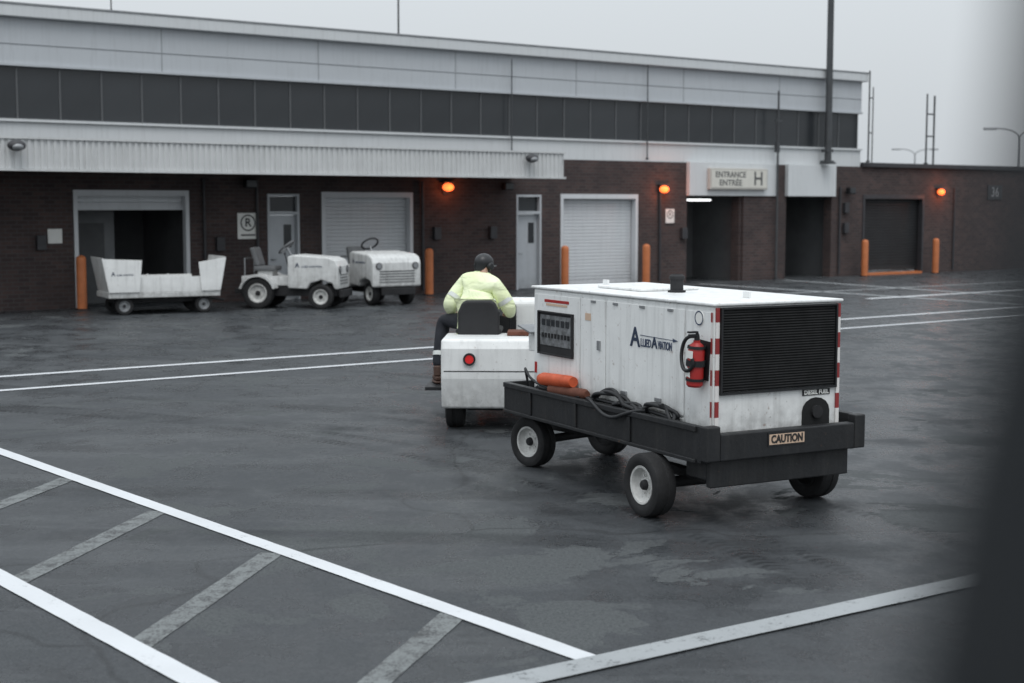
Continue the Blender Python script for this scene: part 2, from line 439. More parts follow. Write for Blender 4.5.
boxo('inner_door', (11.4, 12.5, 2.5, 2.59, 0, 2.2), PIPE, bld)
boxo('inner_partition', (-13.3, -11.9, 1.6, 1.7, 0, 2.5), INTD, bld)
boxo('inner_partition', (-12.9, -12.2, 1.5, 1.59, 0, 2.0), INTER, bld)
idr = boxo('inner_door', (6.6, 8.1, 2.4, 2.55, 0, 2.2), INTD, bld, bevel=.01)
boxo('glass', (6.75, 7.95, 2.38, 2.398, .3, 2.1), GLASSD, idr)
boxo('ceiling_lamp', (6.9, 8.1, .9, 1.0, 2.60, 2.66), TUBE, bld)
def shutter(x0, x1, z0, z1, mat):
    def f(bm):
        z = z0; pr = []
        while z < z1-.02:
            pr += [(z, .20), (z+.07, .20), (z+.085, .222), (z+.10, .20)]; z += .1
        pr.append((z1, .20))
        A = [bm.verts.new((x0+.06, p[1], p[0])) for p in pr]; B = [bm.verts.new((x1-.06, p[1], p[0])) for p in pr]
        for i in range(len(pr)-1): bm.faces.new((A[i], B[i], B[i+1], A[i+1]))
        bbox(bm, x0+.06, x1-.06, .17, .195, z0, z0+.10)
    s = mobj('roller_door', f, mat, bld)
    def fr(bm):
        bbox(bm, x0+.002, x0+.10, -.03, .16, 0, z1-.002); bbox(bm, x1-.10, x1-.002, -.03, .16, 0, z1-.002)
        bbox(bm, x0+.10, x1-.10, -.03, .16, z1-.14, z1-.002)
    mobj('frame', fr, PIPE if mat is SHUTD else SHUT, s)
    return s
shutter(-13.49, -10.58, 2.33, 2.81, SHUT)
shutter(-6.87, -4.04, .02, 2.80, SHUT)
shutter(1.11, 4.13, .02, 2.79, SHUT)
shutter(14.55, 17.90, .16, 2.83, SHUTD)
mobj('door_kerb', lambda bm: bbox(bm, 14.66, 17.78, -.10, .16, 0, .08), BOLL, bld)
for x0, x1, zt in ((-8.44, -7.52, 2.74), (-.51, .40, 2.76)):
    d = boxo('door', (x0+.07, x1-.07, .12, .17, .02, 2.18), DOORP, bld, bevel=.006)
    def fr(bm):
        bbox(bm, x0+.002, x0+.065, -.02, .2, 0, zt-.002); bbox(bm, x1-.065, x1-.002, -.02, .2, 0, zt-.002)
        bbox(bm, x0+.065, x1-.065, -.02, .2, 2.2, 2.28); bbox(bm, x0+.065, x1-.065, -.02, .2, zt-.06, zt-.002)
    mobj('frame', fr, UPW2, d)
    boxo('transom_pane', (x0+.068, x1-.068, .1, .12, 2.285, zt-.065), GLASSD, d)
    boxo('window_pane', (x0+.52, x1-.18, .112, .118, 1.35, 1.95), GLASSD, d)
    mobj('handle', lambda bm: (bcyl(bm, (x0+.15, .11, 1.05), (x0+.15, .05, 1.05), .015), bcyl(bm, (x0+.15, .05, 1.05), (x0+.28, .05, 1.05), .012)), STEEL, d)
boxo('entrance_fascia', (6.15, 10.15, -.16, -.003, 2.76, 3.82), UPW, bld, bevel=.01)
boxo('entrance_fascia', (10.62, 12.98, -.16, -.003, 2.76, 3.82), UPW, bld, bevel=.01)
mobj('brick_pier', lambda bm: bbox(bm, 8.6, 10.5, -.10, -.003, 0, 2.755), BRICK, bld)
for x in (-10.2, -8.75, -3.75, 5.0, 13.3, 19.6):
    mobj('conduit_pipe', lambda bm: bcyl(bm, (x, -.07, 0.1), (x, -.07, 3.1), .04, seg=10), PIPE, bld)
for x, z in ((-9.9, 1.3), (-3.4, 1.5), (13.5, 1.5), (13.5, 2.2), (5.9, 1.4), (-14.4, 1.4), (-1.5, 1.5)):
    boxo('switch_box', (x, x+.22, -.14, -.003, z, z+.35), PIPE, bld, bevel=.01)

bM = Matrix.Translation((.53, 42.1, 0)) @ Matrix.Rotation(math.atan2(.589, .808), 4, 'Z')
BR = math.atan2(.589, .808)
def W(x, y, z=0): return tuple(bM @ Vector((x, y, z)))
es = boxo('entrance_sign', (-1.3, 1.3, -.14, 0, -.34, .34), paint('sign_housing', (.52, .50, .46), .6, var=.1), None, bevel=.02)
es.location = W(8.2, -.163, 3.30); es.rotation_euler = (0, 0, BR)
top(es, 'pale illuminated entrance sign with letter H on white fascia', 'sign')
boxo('sign_face', (-1.24, 1.24, -.150, -.142, -.28, .28), paint('sign_face_plastic', (.68, .66, .60), .5, var=.1), es)
SGT = paint('sign_letter_grey', (.10, .10, .10), .6, var=.1)
text('ENTRANCE', (-.40, -.153, .13), (R(90), 0, 0), .26, SGT, es, bold=.004, fit=1.35)
text('ENTRÉE', (-.40, -.153, -.13), (R(90), 0, 0), .26, SGT, es, bold=.004, fit=1.0)
text('H', (.85, -.153, .0), (R(90), 0, 0), .62, SGT, es, bold=.008)
def plate(name, x, z, w, h, label, y=-.02):
    o = boxo(name, (-w/2, w/2, -.015, .0, -h/2, h/2), LABELW, None, bevel=.003)
    o.location = W(x, y, z); o.rotation_euler = (0, 0, BR)
    top(o, label, 'sign'); return o
ps = plate('wall_sign', -9.0, 1.92, .58, .66, 'square white parking sign with circled letter on brick wall')
def ring(bm, ro, ri, y):
    n = 32
    A = [[bm.verts.new((r*math.cos(2*math.pi*i/n), y, r*math.sin(2*math.pi*i/n))) for i in range(n)] for r in (ro, ri)]
    for i in range(n):
        j = (i+1) % n; bm.faces.new((A[0][i], A[0][j], A[1][j], A[1][i]))
mobj('symbol_ring', lambda bm: ring(bm, .21, .175, -.017), BLACKT, ps, loc=(0, 0, .08))
text('R', (.0, -.018, .08), (R(90), 0, 0), .30, BLACKT, ps, bold=.006)
boxo('symbol_bar', (-.2, .2, -.019, -.017, -.25, -.21), BLACKT, ps)
s2 = plate('wall_sign', -13.95, 1.72, .34, .34, 'small white square sign on brick wall beside shutter')
s3 = plate('wall_sign', 5.45, 2.12, .36, .44, 'small white notice with circled letter on brick wall')
mobj('symbol_ring', lambda bm: ring(bm, .13, .105, -.017), BLACKT, s3, loc=(0, 0, .05))
text('R', (0, -.018, .05), (R(90), 0, 0), .18, BLACKT, s3)
n6 = boxo('bay_number_sign', (-.45, .45, -.03, 0, -.27, .27), PIPE, None, bevel=.005)
n6.location = W(22.1, -.01, 2.95); n6.rotation_euler = (0, 0, BR); top(n6, 'dark bay number sign reading 36 on brick wall', 'sign')
text('36', (0, -.033, 0), (R(90), 0, 0), .5, paint('dim_numeral', (.30, .305, .31), .6), n6, bold=.004)

def wall_lamp():
    e = empty('wall_lamp')
    mobj('housing', lambda bm: (bbox(bm, -.19, .19, -.20, -.003, .12, .15), bbox(bm, -.10, .10, -.03, -.003, -.2, .12)), PIPE, e, bevel=.008)
    def l(bm): bmesh.ops.create_uvsphere(bm, u_segments=20, v_segments=12, radius=1, matrix=Matrix.Translation((0, -.14, 0)) @ Matrix.Diagonal((.18, .10, .115, 1)))
    mobj('lens', l, AMBER, e, smooth=True)
    return e
wl = wall_lamp()
for i, x in enumerate((-2.95, 5.10, 18.7)):
    o = wl if i == 0 else copy_tree(wl)
    o.location = W(x, 0, 2.95); o.rotation_euler = (0, 0, BR)
    top(o, 'lit amber warning lamp on brick wall', 'lamp', 'amber lamps along the terminal wall')
    pl = bpy.data.lights.new('amber_glow', 'POINT'); pl.energy = 9; pl.color = (1, .22, .06); pl.shadow_soft_size = .08
    po = bpy.data.objects.new('amber_glow', pl); link(po, o); po.location = (0, -.42, -.02)
for x, z, lab in ((-.95, 2.98, 'dark unlit floodlight on brick wall beside door'), (-9.0, 2.98, 'dark unlit floodlight on brick wall under canopy'), (13.7, 2.95, 'dark unlit floodlight on brick wall near dark shutter')):
    e = empty('flood_light', None, W(x, 0, z), BR)
    top(e, lab, 'lamp')
    mobj('housing', lambda bm: bbox(bm, -.16, .16, -.30, -.10, -.10, .12), BLK, e, bevel=.03)
    mobj('bracket', lambda bm: bbox(bm, -.04, .04, -.10, -.003, -.03, .05), STEEL, e)
    boxo('lens', (-.13, .13, -.306, -.301, -.07, .09), GLASSD, e)
for x, lab in ((-15.6, 'oval grey floodlight mounted on ribbed canopy fascia'), (-1.95, 'small round floodlight on ribbed canopy fascia')):
    e = empty('flood_light', None, W(x, -2.53, 3.68), BR); top(e, lab, 'lamp')
    def h(bm): bmesh.ops.create_uvsphere(bm, u_segments=16, v_segments=10, radius=1, matrix=Matrix.Translation((0, -.16, .02)) @ Matrix.Diagonal((.20, .14, .12, 1)))
    mobj('housing', h, PIPE, e, smooth=True)
    mobj('lens', lambda bm: bmesh.ops.create_uvsphere(bm, u_segments=12, v_segments=8, radius=1, matrix=Matrix.Translation((0, -.24, -.01)) @ Matrix.Diagonal((.13, .08, .08, 1))), STEEL, e, smooth=True)
    mobj('bracket', lambda bm: bbox(bm, -.03, .03, -.04, .0, -.05, .05), STEEL, e)

bo = mobj('bollard', lambda bm: lathe(bm, [(.001, 0), (.115, 0), (.115, 1.18), (.105, 1.23), (.07, 1.265), (.001, 1.28)], 20, 'Z', False), BOLL, None, smooth=True)
mobj('base_plate', lambda bm: lathe(bm, [(.117, .0), (.17, .0), (.17, .03), (.117, .03)], 20, 'Z', True), BLK2, bo)
for i, x in enumerate((-13.53, -3.86, .86, 4.02, 14.08, 17.95)):
    o = bo if i == 0 else copy_tree(bo)
    o.location = W(x, -.55, 0); top(o, 'orange painted steel bollard beside a shutter door', 'bollard', 'orange bollards guarding the doors')

def pole(name, x, y, z0, z1, r, label, cat='pole', extra=None, mat=MAST):
    def f(bm):
        bcyl(bm, (0, 0, 0), (0, 0, z1-z0), r, r*.85, 12)
        bbox(bm, -r*1.6, r*1.6, -r*1.6, r*1.6, 0, .06)
        if extra: extra(bm)
    o = mobj(name, f, mat, None, smooth=True); o.location = W(x, y, z0); o.rotation_euler = (0, 0, BR)
    top(o, label, cat); return o
pole('mast', 12.35, -.32, 3.85, 13, .12, 'thick dark steel mast fixed in front of white fascia', 'mast',
     extra=lambda bm: (bbox(bm, -.2, .2, -.1, .155, .05, .12), bbox(bm, -.16, .16, -.1, .155, .4, .5)))
pole('conduit_pole', 10.0, -.25, 0, 6.2, .04, 'slim conduit pole rising past white fascia', extra=lambda bm: (bbox(bm, -.15, .15, -.03, .03, 5.2, 5.25), bbox(bm, -.06, .06, -.03, .1, 4.2, 4.5)))
pole('conduit_pole', 4.4, -.12, 3.85, 6.8, .02, 'thin conduit pole running up the white wall')
pole('conduit_pole', -.75, -.12, 3.9, 6.6, .018, 'thin conduit pole on the white upper wall')
pole('antenna', XE+.12, -.22, 3.95, 7.1, .03, 'thin antenna rods at the end of the upper floor', 'antenna',
     extra=lambda bm: (bcyl(bm, (.2, 0, 0), (.2, 0, 2.6), .02), bbox(bm, 0, .2, -.01, .01, 1.0, 1.04), bbox(bm, 0, .2, -.01, .01, 2.2, 2.24)))
pole('antenna', 18.2, .2, 3.95, 6.5, .035, 'double antenna rods with crossbars on low roof', 'antenna',
     extra=lambda bm: (bcyl(bm, (.42, 0, 0), (.42, 0, 2.5), .035), bbox(bm, 0, .42, -.01, .01, 1.0, 1.05), bbox(bm, 0, .42, -.01, .01, 1.8, 1.85)))
pole('antenna', -2.6, 3, 7.04, 9.5, .03, 'thin antenna rod on the roof', 'antenna')
pole('antenna', -11.3, 3, 7.04, 8.6, .02, 'thin antenna rod on the roof', 'antenna')
def lamp_post(loc, h, lab):
    e = mobj('street_lamp', lambda bm: bcyl(bm, (0, 0, 0), (0, 0, h), .11, .06, 10), MASTF, None, loc=loc)
    tube('arm', [(0, 0, h-.1), (-.1, 0, h+.25), (-.7, 0, h+.45), (-1.5, 0, h+.4)], .04, MASTF, e)
    tube('arm', [(0, 0, h-.1), (.1, 0, h+.25), (.7, 0, h+.45), (1.5, 0, h+.4)], .04, MASTF, e)
    boxo('lamp_head', (-2.0, -1.3, -.14, .14, h+.33, h+.45), MASTF, e, bevel=.03)
    boxo('lamp_head', (1.3, 2.0, -.14, .14, h+.33, h+.45), MASTF, e, bevel=.03)
    top(e, lab, 'street lamp')
lamp_post((28, 80, 0), 6.3, 'tall curved-arm street lamp beyond the low roof')
lamp_post((35, 126, 0), 7.0, 'distant street lamp with curved arms beyond the roof')

# ------------------------------------------------------------------ ground power unit
GPU = empty('ground_power_unit', None, (1.77, 11.43, 0), math.atan2(.883, -.469))
top(GPU, 'white towed ground power unit with black tray and louvred rear', 'ground power unit')
wheel(GPU, (0, .79, .25), .25, .19)
wheel(GPU, (0, -.82, .25), .25, .19, out=-1)
ph = R(14)
fa = empty('steering_axle', GPU, (2.45, .06, 0), ph)
for s in (1, -1):
    w = wheel(fa, (0, .50*s, .235), .235, .17, out=s)
mobj('axle_beam', lambda bm: (bcyl(bm, (0, -.45, .235), (0, .45, .235), .04), bbox(bm, -.2, .2, -.2, .2, .30, .44)), BLK2, fa)
mobj('axle', lambda bm: (bcyl(bm, (0, -.72, .25), (0, .70, .25), .045), bbox(bm, -.35, .35, .42, .50, .29, .36), bbox(bm, -.35, .35, -.50, -.42, .29, .36)), BLK2, GPU)
mobj('chassis', lambda bm: (bbox(bm, -.5, 2.4, .28, .38, .42, .515), bbox(bm, -.5, 2.4, -.38, -.28, .42, .515),
                            bbox(bm, .6, .7, -.28, .28, .42, .5), bbox(bm, 1.7, 1.8, -.28, .28, .42, .5)), BLK2, GPU)
def trayf(bm):
    bbox(bm, -.60, 2.50, -.70, .70, .52, .577)
    bbox(bm, -.60, 2.50, .70, .74, .50, .78); bbox(bm, -.60, 2.50, -.74, -.70, .50, .78)
    bbox(bm, 2.50, 2.54, -.74, .74, .50, .78)
    for s in (1, -1):
        a, b_ = (.74, .762) if s > 0 else (-.762, -.74)
        bbox(bm, -.55, 2.52, a, b_, .735, .78); bbox(bm, -.55, 2.52, a, b_, .50, .53)
    for x in (.35, 1.2, 2.0):
        bbox(bm, x, x+.05, .74, .758, .531, .734)
tray = mobj('tray', trayf, TRAYM, GPU, bevel=.006)
def rbf(bm):
    bbox(bm, -.69, -.603, -.66, .62, .52, .725)
    bbox(bm, -.69, -.603, .622, .75, .52, .785); bbox(bm, -.69, -.603, -.77, -.662, .52, .785)
mobj('rear_bumper', rbf, TRAYM, GPU, bevel=.012, seg=3)
mobj('rear_skirt', lambda bm: (bbox(bm, -.62, -.56, -.66, .66, .31, .517), bbox(bm, -.56, -.30, -.66, -.61, .36, .517), bbox(bm, -.56, -.30, .61, .66, .36, .517)), TRAYM, GPU, bevel=.01)
body = boxo('body', (-.57, 2.20, -.59, .61, .580, 1.665), WHITE, GPU, bevel=.018, seg=3)
roof = mobj('roof', lambda bm: (bbox(bm, -.59, 2.22, -.61, .63, 1.667, 1.69), bbox(bm, .9, 1.6, -.3, .3, 1.692, 1.715)), WHITE, GPU, bevel=.008)
for x0, x1, z0, z1 in ((-.20, .92, .80, 1.62), (.95, 1.34, .62, 1.62), (-.54, -.23, .64, 1.62), (1.37, 2.17, .64, 1.62), (-.20, .92, .62, .78)):
    boxo('access_panel', (x0, x1, .612, .619, z0, z1), WHITE, body, bevel=.003)
for x0, x1 in ((-.54, .3), (.33, 1.3), (1.33, 2.17)):
    boxo('access_panel', (x0, x1, -.602, -.592, .64, 1.62), WHITE, body, bevel=.004)
for d in ([(x, x+.07, .6195, .629, 1.595, 1.615) for x in (-.05, .35, .75, 1.1)] + [(x, x+.08, .6195, .636, .87, .90) for x in (.1, .6)] + [(1.02, 1.06, .6195, .636, 1.2, 1.28)]):
    boxo('latch', d, STEEL, body, bevel=.002)
cp = mobj('control_panel', lambda bm: (bbox(bm, 1.48, 2.06, .6195, .627, 1.10, 1.46)), BLK2, body)
def cpf(bm):
    bbox(bm, 1.462, 2.078, .6195, .645, 1.46, 1.474); bbox(bm, 1.462, 2.078, .6195, .645, 1.086, 1.10)
    bbox(bm, 1.462, 1.48, .6195, .645, 1.10, 1.46); bbox(bm, 2.06, 2.078, .6195, .645, 1.10, 1.46)
mobj('frame', cpf, BLK2, cp, bevel=.003)
boxo('instrument_board', (1.50, 2.04, .627, .632, 1.17, 1.44), paint('instrument_board_grey', (.27, .28, .29), .35, var=.85, scale=16), cp)
for i in range(6):
    boxo('gauge', (1.525+i*.084, 1.525+i*.084+.06, .632, .637, 1.345, 1.405), GLASSD, cp, bevel=.004)
for i in range(9):
    boxo('switch', (1.52+i*.057, 1.52+i*.057+.028, .632, .640, 1.24, 1.28), BLK, cp)
boxo('warning_label', (1.55, 1.98, .6195, .623, 1.555, 1.58), RED, body)
boxo('warning_label', (1.58, 1.95, .6195, .623, 1.525, 1.545), CREAM, body)
boxo('warning_label', (2.12, 2.16, .6195, .623, .9, 1.0), RED, body)
boxo('warning_label', (1.18, 1.27, .6195, .623, 1.44, 1.50), CREAM, body)
mobj('round_sticker', lambda bm: bcyl(bm, (-.40, .619, 1.57), (-.40, .626, 1.57), .055, seg=24), LABELW, body)
mobj('sticker_ring', lambda bm: lathe(bm, [(.045, .6262), (.055, .6262), (.055, .6275), (.045, .6275)], 24, 'Y'), BLUEG, body, loc=(-.40, 0, 1.57))
ry = (R(90), 0, R(180))
text('A', (.485, .622, 1.350), ry, .22, NAVY, body, bold=.004, fit=.15)
text('LLIED', (.328, .622, 1.317), ry, .09, BLUEG, body, bold=.0015, fit=.15)
text('A', (.205, .622, 1.328), ry, .125, NAVY, body, bold=.003, fit=.085)
text('VIATION', (.058, .622, 1.317), ry, .09, BLUEG, body, bold=.0015, fit=.195)
def sw(bm):
    extrude_poly(bm, [(.41, 1.381), (-.06, 1.373), (-.06, 1.369), (.41, 1.375)], 'y', .621, .623)
    extrude_poly(bm, [(-.05, 1.387), (-.12, 1.370), (-.05, 1.356)], 'y', .621, .623)
mobj('logo_swoosh', sw, BLUEG, body)
rad = mobj('radiator_grille', lambda bm: bbox(bm, -.578, -.571, -.535, .545, 1.02, 1.64), LOUV, body)
def lou(bm):
    for i in range(30):
        z = 1.03+i*.0202
        extrude_poly(bm, [(-.580, z+.016), (-.580, z+.012), (-.590, z+.002), (-.591, z+.005)], 'y', -.53, .54)
mobj('louvre', lou, LOUV, rad)
def gf(bm):
    bbox(bm, -.600, -.572, -.55, -.535, 1.0, 1.655); bbox(bm, -.600, -.572, .545, .56, 1.0, 1.655)
    bbox(bm, -.600, -.572, -.535, .545, 1.0, 1.018); bbox(bm, -.600, -.572, -.535, .545, 1.642, 1.655)
mobj('grille_frame', gf, BLK, rad)
boxo('reflective_tape', (-.584, -.5725, .568, .600, .70, 1.655), TAPE, body)
boxo('reflective_tape', (-.584, -.5725, -.587, -.555, .70, 1.655), TAPE, body)
boxo('reflective_tape', (-.565, -.545, .6195, .6215, .66, 1.62), TAPE, body)
def fuel(bm):
    pts = [(-.50, .66), (-.50, .82)]
    for i in range(9):
        a = R(i*180/8); pts.append((-.365-.135*math.cos(a), .82+.11*math.sin(a)))
    pts += [(-.23, .66)]
    extrude_poly(bm, pts, 'x', -.576, -.571)
mobj('fuel_filler_recess', fuel, LOUV, body)
mobj('fuel_cap', lambda bm: bcyl(bm, (-.576, -.365, .82), (-.60, -.365, .82), .05, seg=16), BLK2, body)
fl = boxo('fuel_label', (-.5765, -.5715, -.50, -.23, .948, .993), BLK, body)
text('DIESEL FUEL', (-.578, -.365, .970), (R(90), 0, R(-90)), .046, LABELW, body, bold=.0015, fit=.24)
cl = boxo('caution_label', (-.6945, -.6905, -.17, .19, .60, .705), BLK, GPU)
boxo('label_face', (-.6975, -.6946, -.157, .177, .613, .692), CREAM, cl)
text('CAUTION', (-.699, .01, .652), (R(90), 0, R(-90)), .082, BLACKT, cl, bold=.003, fit=.30)
def ex(bm):
    lathe(bm, [(.03, 1.69), (.075, 1.69), (.075, 1.705), (.055, 1.71), (.055, 1.80), (.065, 1.80), (.065, 1.825), (.045, 1.84), (.03, 1.82)], 20, 'Z')
mobj('exhaust_pipe', ex, BLK2, GPU, loc=(.72, .06, 0), smooth=True)
for x in (-.2, 1.9): boxo('lifting_eye', (x, x+.08, -.01, .01, 1.692, 1.74), WHITE, GPU)
mobj('control_box', lambda bm: (bbox(bm, 2.24, 2.36, .25, .58, 1.08, 1.24), bbox(bm, 2.28, 2.33, .38, .44, .58, 1.08)), WHITE, GPU, bevel=.01)
mobj('control_box_lid', lambda bm: extrude_poly(bm, [(2.22, 1.25), (2.46, 1.30), (2.46, 1.315), (2.22, 1.265)], 'y', .22, .64), STEEL, GPU)
mobj('towbar', lambda bm: (bcyl(bm, (2.55, .22, .36), (3.55, .03, .40), .03), bcyl(bm, (2.55, -.22, .36), (3.55, -.03, .40), .03), bcyl(bm, (3.5, 0, .40), (3.72, 0, .40), .04)), BLK, GPU, rot=(0, 0, R(-3)))
FE = empty('fire_extinguisher', None); FE.matrix_world = GPU.matrix_basis @ Matrix.Translation((-.445, .692, 1.06)) @ Matrix.Rotation(R(-4), 4, 'Y') @ Matrix.Scale(1.02, 4)
top(FE, 'red fire extinguisher with black hose and straps on white panel', 'fire extinguisher')
mobj('cylinder', lambda bm: lathe(bm, [(.001, 0), (.05, 0), (.062, .015), (.062, .27), (.05, .31), (.025, .33), (.025, .345), (.001, .345)], 24, 'Z', False), RED, FE, smooth=True)
mobj('valve', lambda bm: (bcyl(bm, (0, 0, .345), (0, 0, .375), .02), bbox(bm, -.015, .015, -.01, .07, .375, .39), bbox(bm, -.015, .015, 0, .08, .40, .412), bcyl(bm, (0, 0, .37), (0, 0, .40), .012)), BLK, FE)
mobj('label', lambda bm: bbox(bm, -.04, .03, .058, .0655, .215, .27), LABELW, FE)
mobj('tag', lambda bm: extrude_poly(bm, [(-.03, .0), (.03, .01), (.02, .07), (-.02, .065)], 'y', .066, .070), LABELW, FE, loc=(.0, 0, .075))
tube('hose', [(0, 0, .37), (.06, .04, .38), (.12, .05, .30), (.10, .06, .15), (.0, .085, .10), (-.07, .06, .16), (-.05, .07, .22)], .014, BLK, FE)
mobj('bracket', lambda bm: (bbox(bm, -.075, .075, -.08, -.062, .05, .34), lathe(bm, [(.064, .155), (.072, .155), (.072, .20), (.064, .20)], 20, 'Z')), BLK, FE)
mobj('strap', lambda bm: lathe(bm, [(.064, .045), (.069, .045), (.069, .065), (.064, .065)], 20, 'Z'), BLK, FE)
mobj('strap', lambda bm: lathe(bm, [(.062, .285), (.068, .285), (.066, .305), (.060, .305)], 20, 'Z'), BLK, FE)
def onto(name, build, mat, loc, label, cat, rot=(0, 0, 0), **kw):
    o = mobj(name, build, mat, None, **kw)
    o.matrix_world = GPU.matrix_basis @ Matrix.Translation(loc) @ Matrix.Rotation(rot[2], 4, 'Z') @ Matrix.Rotation(rot[0], 4, 'X') @ Matrix.Rotation(rot[1], 4, 'Y')
    top(o, label, cat); return o
def wand(bm):
    bcyl(bm, (0, 0, 0), (.46, 0, 0), .054, .060, 20); bcyl(bm, (.46, 0, 0), (.52, 0, 0), .060, .045, 20); bcyl(bm, (-.06, 0, 0), (0, 0, 0), .045, .054, 20)
onto('orange_roll', wand, ORANGE, (1.42, .682, .895), 'rolled orange cover resting above black tray edge', 'roll', smooth=True, rot=(0, R(3), 0))
def roll2(bm):
    bcyl(bm, (0, 0, 0), (.55, 0, 0), .045, .050, 16); bcyl(bm, (-.04, 0, 0), (0, 0, 0), .03, .045, 16)
onto('rusty_roll', roll2, RUSTB, (1.18, .678, .815), 'rust-brown roll lying along black tray edge', 'roll', rot=(0, R(2), R(1)), smooth=True)
def cablecoil(loc, r, label, tilt, n=3, ph0=0):
    pts = []
    for i in range(n*12+1):
        a = 2*math.pi*i/12+ph0; rr = r*(1+.12*math.sin(i*1.7+ph0))
        pts.append((rr*2.0*math.cos(a), .035*math.sin(i*.9), rr*math.sin(a)*tilt+.009*i/12))
    o = tube('cable', pts, .016, BLK)
    o.matrix_world = GPU.matrix_basis @ Matrix.Translation(loc)
    top(o, label, 'cable')
cablecoil((.78, .672, .775), .13, 'coiled black power cable lying on tray', .75)
cablecoil((.48, .685, .76), .09, 'coiled black power cable lying on tray', .5, 3, 1)
cablecoil((.05, .678, .77), .11, 'looped black cable hanging over tray edge', .7, 3, 2)
cablecoil((1.85, .672, .75), .08, 'looped black cable hanging over tray edge', .6, 2, .5)
def cab(pts, r, lab):
    o = tube('cable', pts, r, BLK); o.matrix_world = GPU.matrix_basis.copy(); top(o, lab, 'cable')
cab([(2.3, .66, .62), (2.0, .67, .80), (1.6, .68, .78), (1.2, .66, .78), (.9, .68, .80), (.5, .66, .78), (.2, .68, .81), (-.2, .66, .76)], .016, 'long black power cable laid along tray edge')
cab([(2.30, .58, .62), (2.30, .66, 1.0), (2.2, .70, .88), (1.9, .71, .80), (1.5, .70, .80), (1.2, .71, .79)], .012, 'black cable drooping from control box onto tray')
cab([(1.1, .70, .79), (.9, .775, .80), (.75, .785, .70), (.5, .785, .69), (.35, .775, .78), (.2, .70, .80)], .016, 'black cable loop sagging over the tray side')

# ------------------------------------------------------------------ towing tug (driven)
TUG = empty('tow_tractor', None, (-.17, 15.72, 0), R(88))
top(TUG, 'white compact tow tractor with black seat, driven and towing', 'tow tractor')
def rear(bm):
    pts = [(-.46, .25), (-.52, .58), (-.52, .90), (-.48, 1.0), (.30, 1.0), (.36, .94), (.42, .50), (-.36, .50), (-.39, .25)]
    extrude_poly(bm, pts, 'y', -.52, .57)
tb = mobj('rear_body', rear, WHITE2, TUG, bevel=.03, seg=4)
mobj('chassis', lambda bm: bbox(bm, -.35, 2.1, -.30, .30, .22, .48), BLK2, TUG)
for s in (1, -1):
    wheel(TUG, (-.06, .445*s, .27), .27, .20, out=s, rim=RIM)
    wheel(TUG, (1.65, .445*s, .25), .25, .17, out=s, rim=RIM)
l = mobj('tail_light', lambda bm: bcyl(bm, (-.522, .265, .79), (-.545, .265, .79), .046, seg=24), REDL, tb)
mobj('bezel', lambda bm: lathe(bm, [(.047, .521), (.066, .521), (.066, .552), (.047, .552)], 24, 'Y'), BLK2, l, loc=(0, .265, .79), rot=(0, 0, R(90)))
boxo('body_seam', (-.523, -.5205, -.50, .54, .655, .665), BLK2, tb)
mobj('floor', lambda bm: (bbox(bm, .43, 1.25, -.57, .57, .385, .42), bbox(bm, .10, .85, .573, .80, .375, .415)), BLK, TUG, bevel=.006)
hood = mobj('hood', lambda bm: extrude_poly(bm, [(1.22, .42), (1.22, 1.28), (1.30, 1.34), (2.1, 1.24), (2.28, 1.10), (2.32, .35), (1.95, .35), (1.93, .55), (1.37, .55), (1.35, .42)], 'y', -.64, .36), WHITE2, TUG, bevel=.04, seg=3)
mobj('dashboard', lambda bm: extrude_poly(bm, [(1.12, .80), (1.05, 1.14), (1.20, 1.26), (1.218, .80)], 'y', -.18, .34), BLK2, TUG, bevel=.01)
mobj('steering_column', lambda bm: bcyl(bm, (1.12, .17, 1.0), (.86, .17, 1.20), .022), BLK, TUG)
pts = [(.17*math.cos(2*math.pi*i/16), .17*math.sin(2*math.pi*i/16), 0) for i in range(16)]
sw_ = tube('steering_wheel', pts, .014, BLK, TUG, cyclic=True); sw_.location = (.85, .17, 1.21); sw_.rotation_euler = (0, R(-52), 0)
mobj('seat', lambda bm: bbox(bm, .12, .62, -.05, .46, 1.003, 1.06), SEAT, TUG, bevel=.025, seg=3)
mobj('seat_pedestal', lambda bm: bbox(bm, .43, .60, -.02, .42, .423, .998), WHITE2, TUG, bevel=.01)
def sb(bm):
    extrude_poly(bm, [(-.03, .98), (-.03, 1.25), (.02, 1.36), (.07, 1.38), (.33, 1.38), (.38, 1.36), (.43, 1.25), (.43, .98), (.36, .955), (.04, .955)], 'x', .06, .14)
mobj('backrest', sb, SEAT, TUG, bevel=.03, seg=3)
mobj('grab_handle', lambda bm: (bcyl(bm, (-.2, -.42, 1.0), (-.2, -.42, 1.10), .014), bcyl(bm, (.15, -.42, 1.0), (.15, -.42, 1.10), .014), bcyl(bm, (-.21, -.42, 1.10), (.16, -.42, 1.10), .014)), BLK, TUG)
mobj('gear_lever', lambda bm: (bcyl(bm, (.95, -.1, .8), (.86, -.12, 1.15), .01), bcyl(bm, (.86, -.12, 1.15), (.85, -.122, 1.19), .02)), BLK, TUG)
boxo('tool_box', (-.1, .2, -.36, -.12, 1.003, 1.05), RUSTB, TUG, bevel=.01)

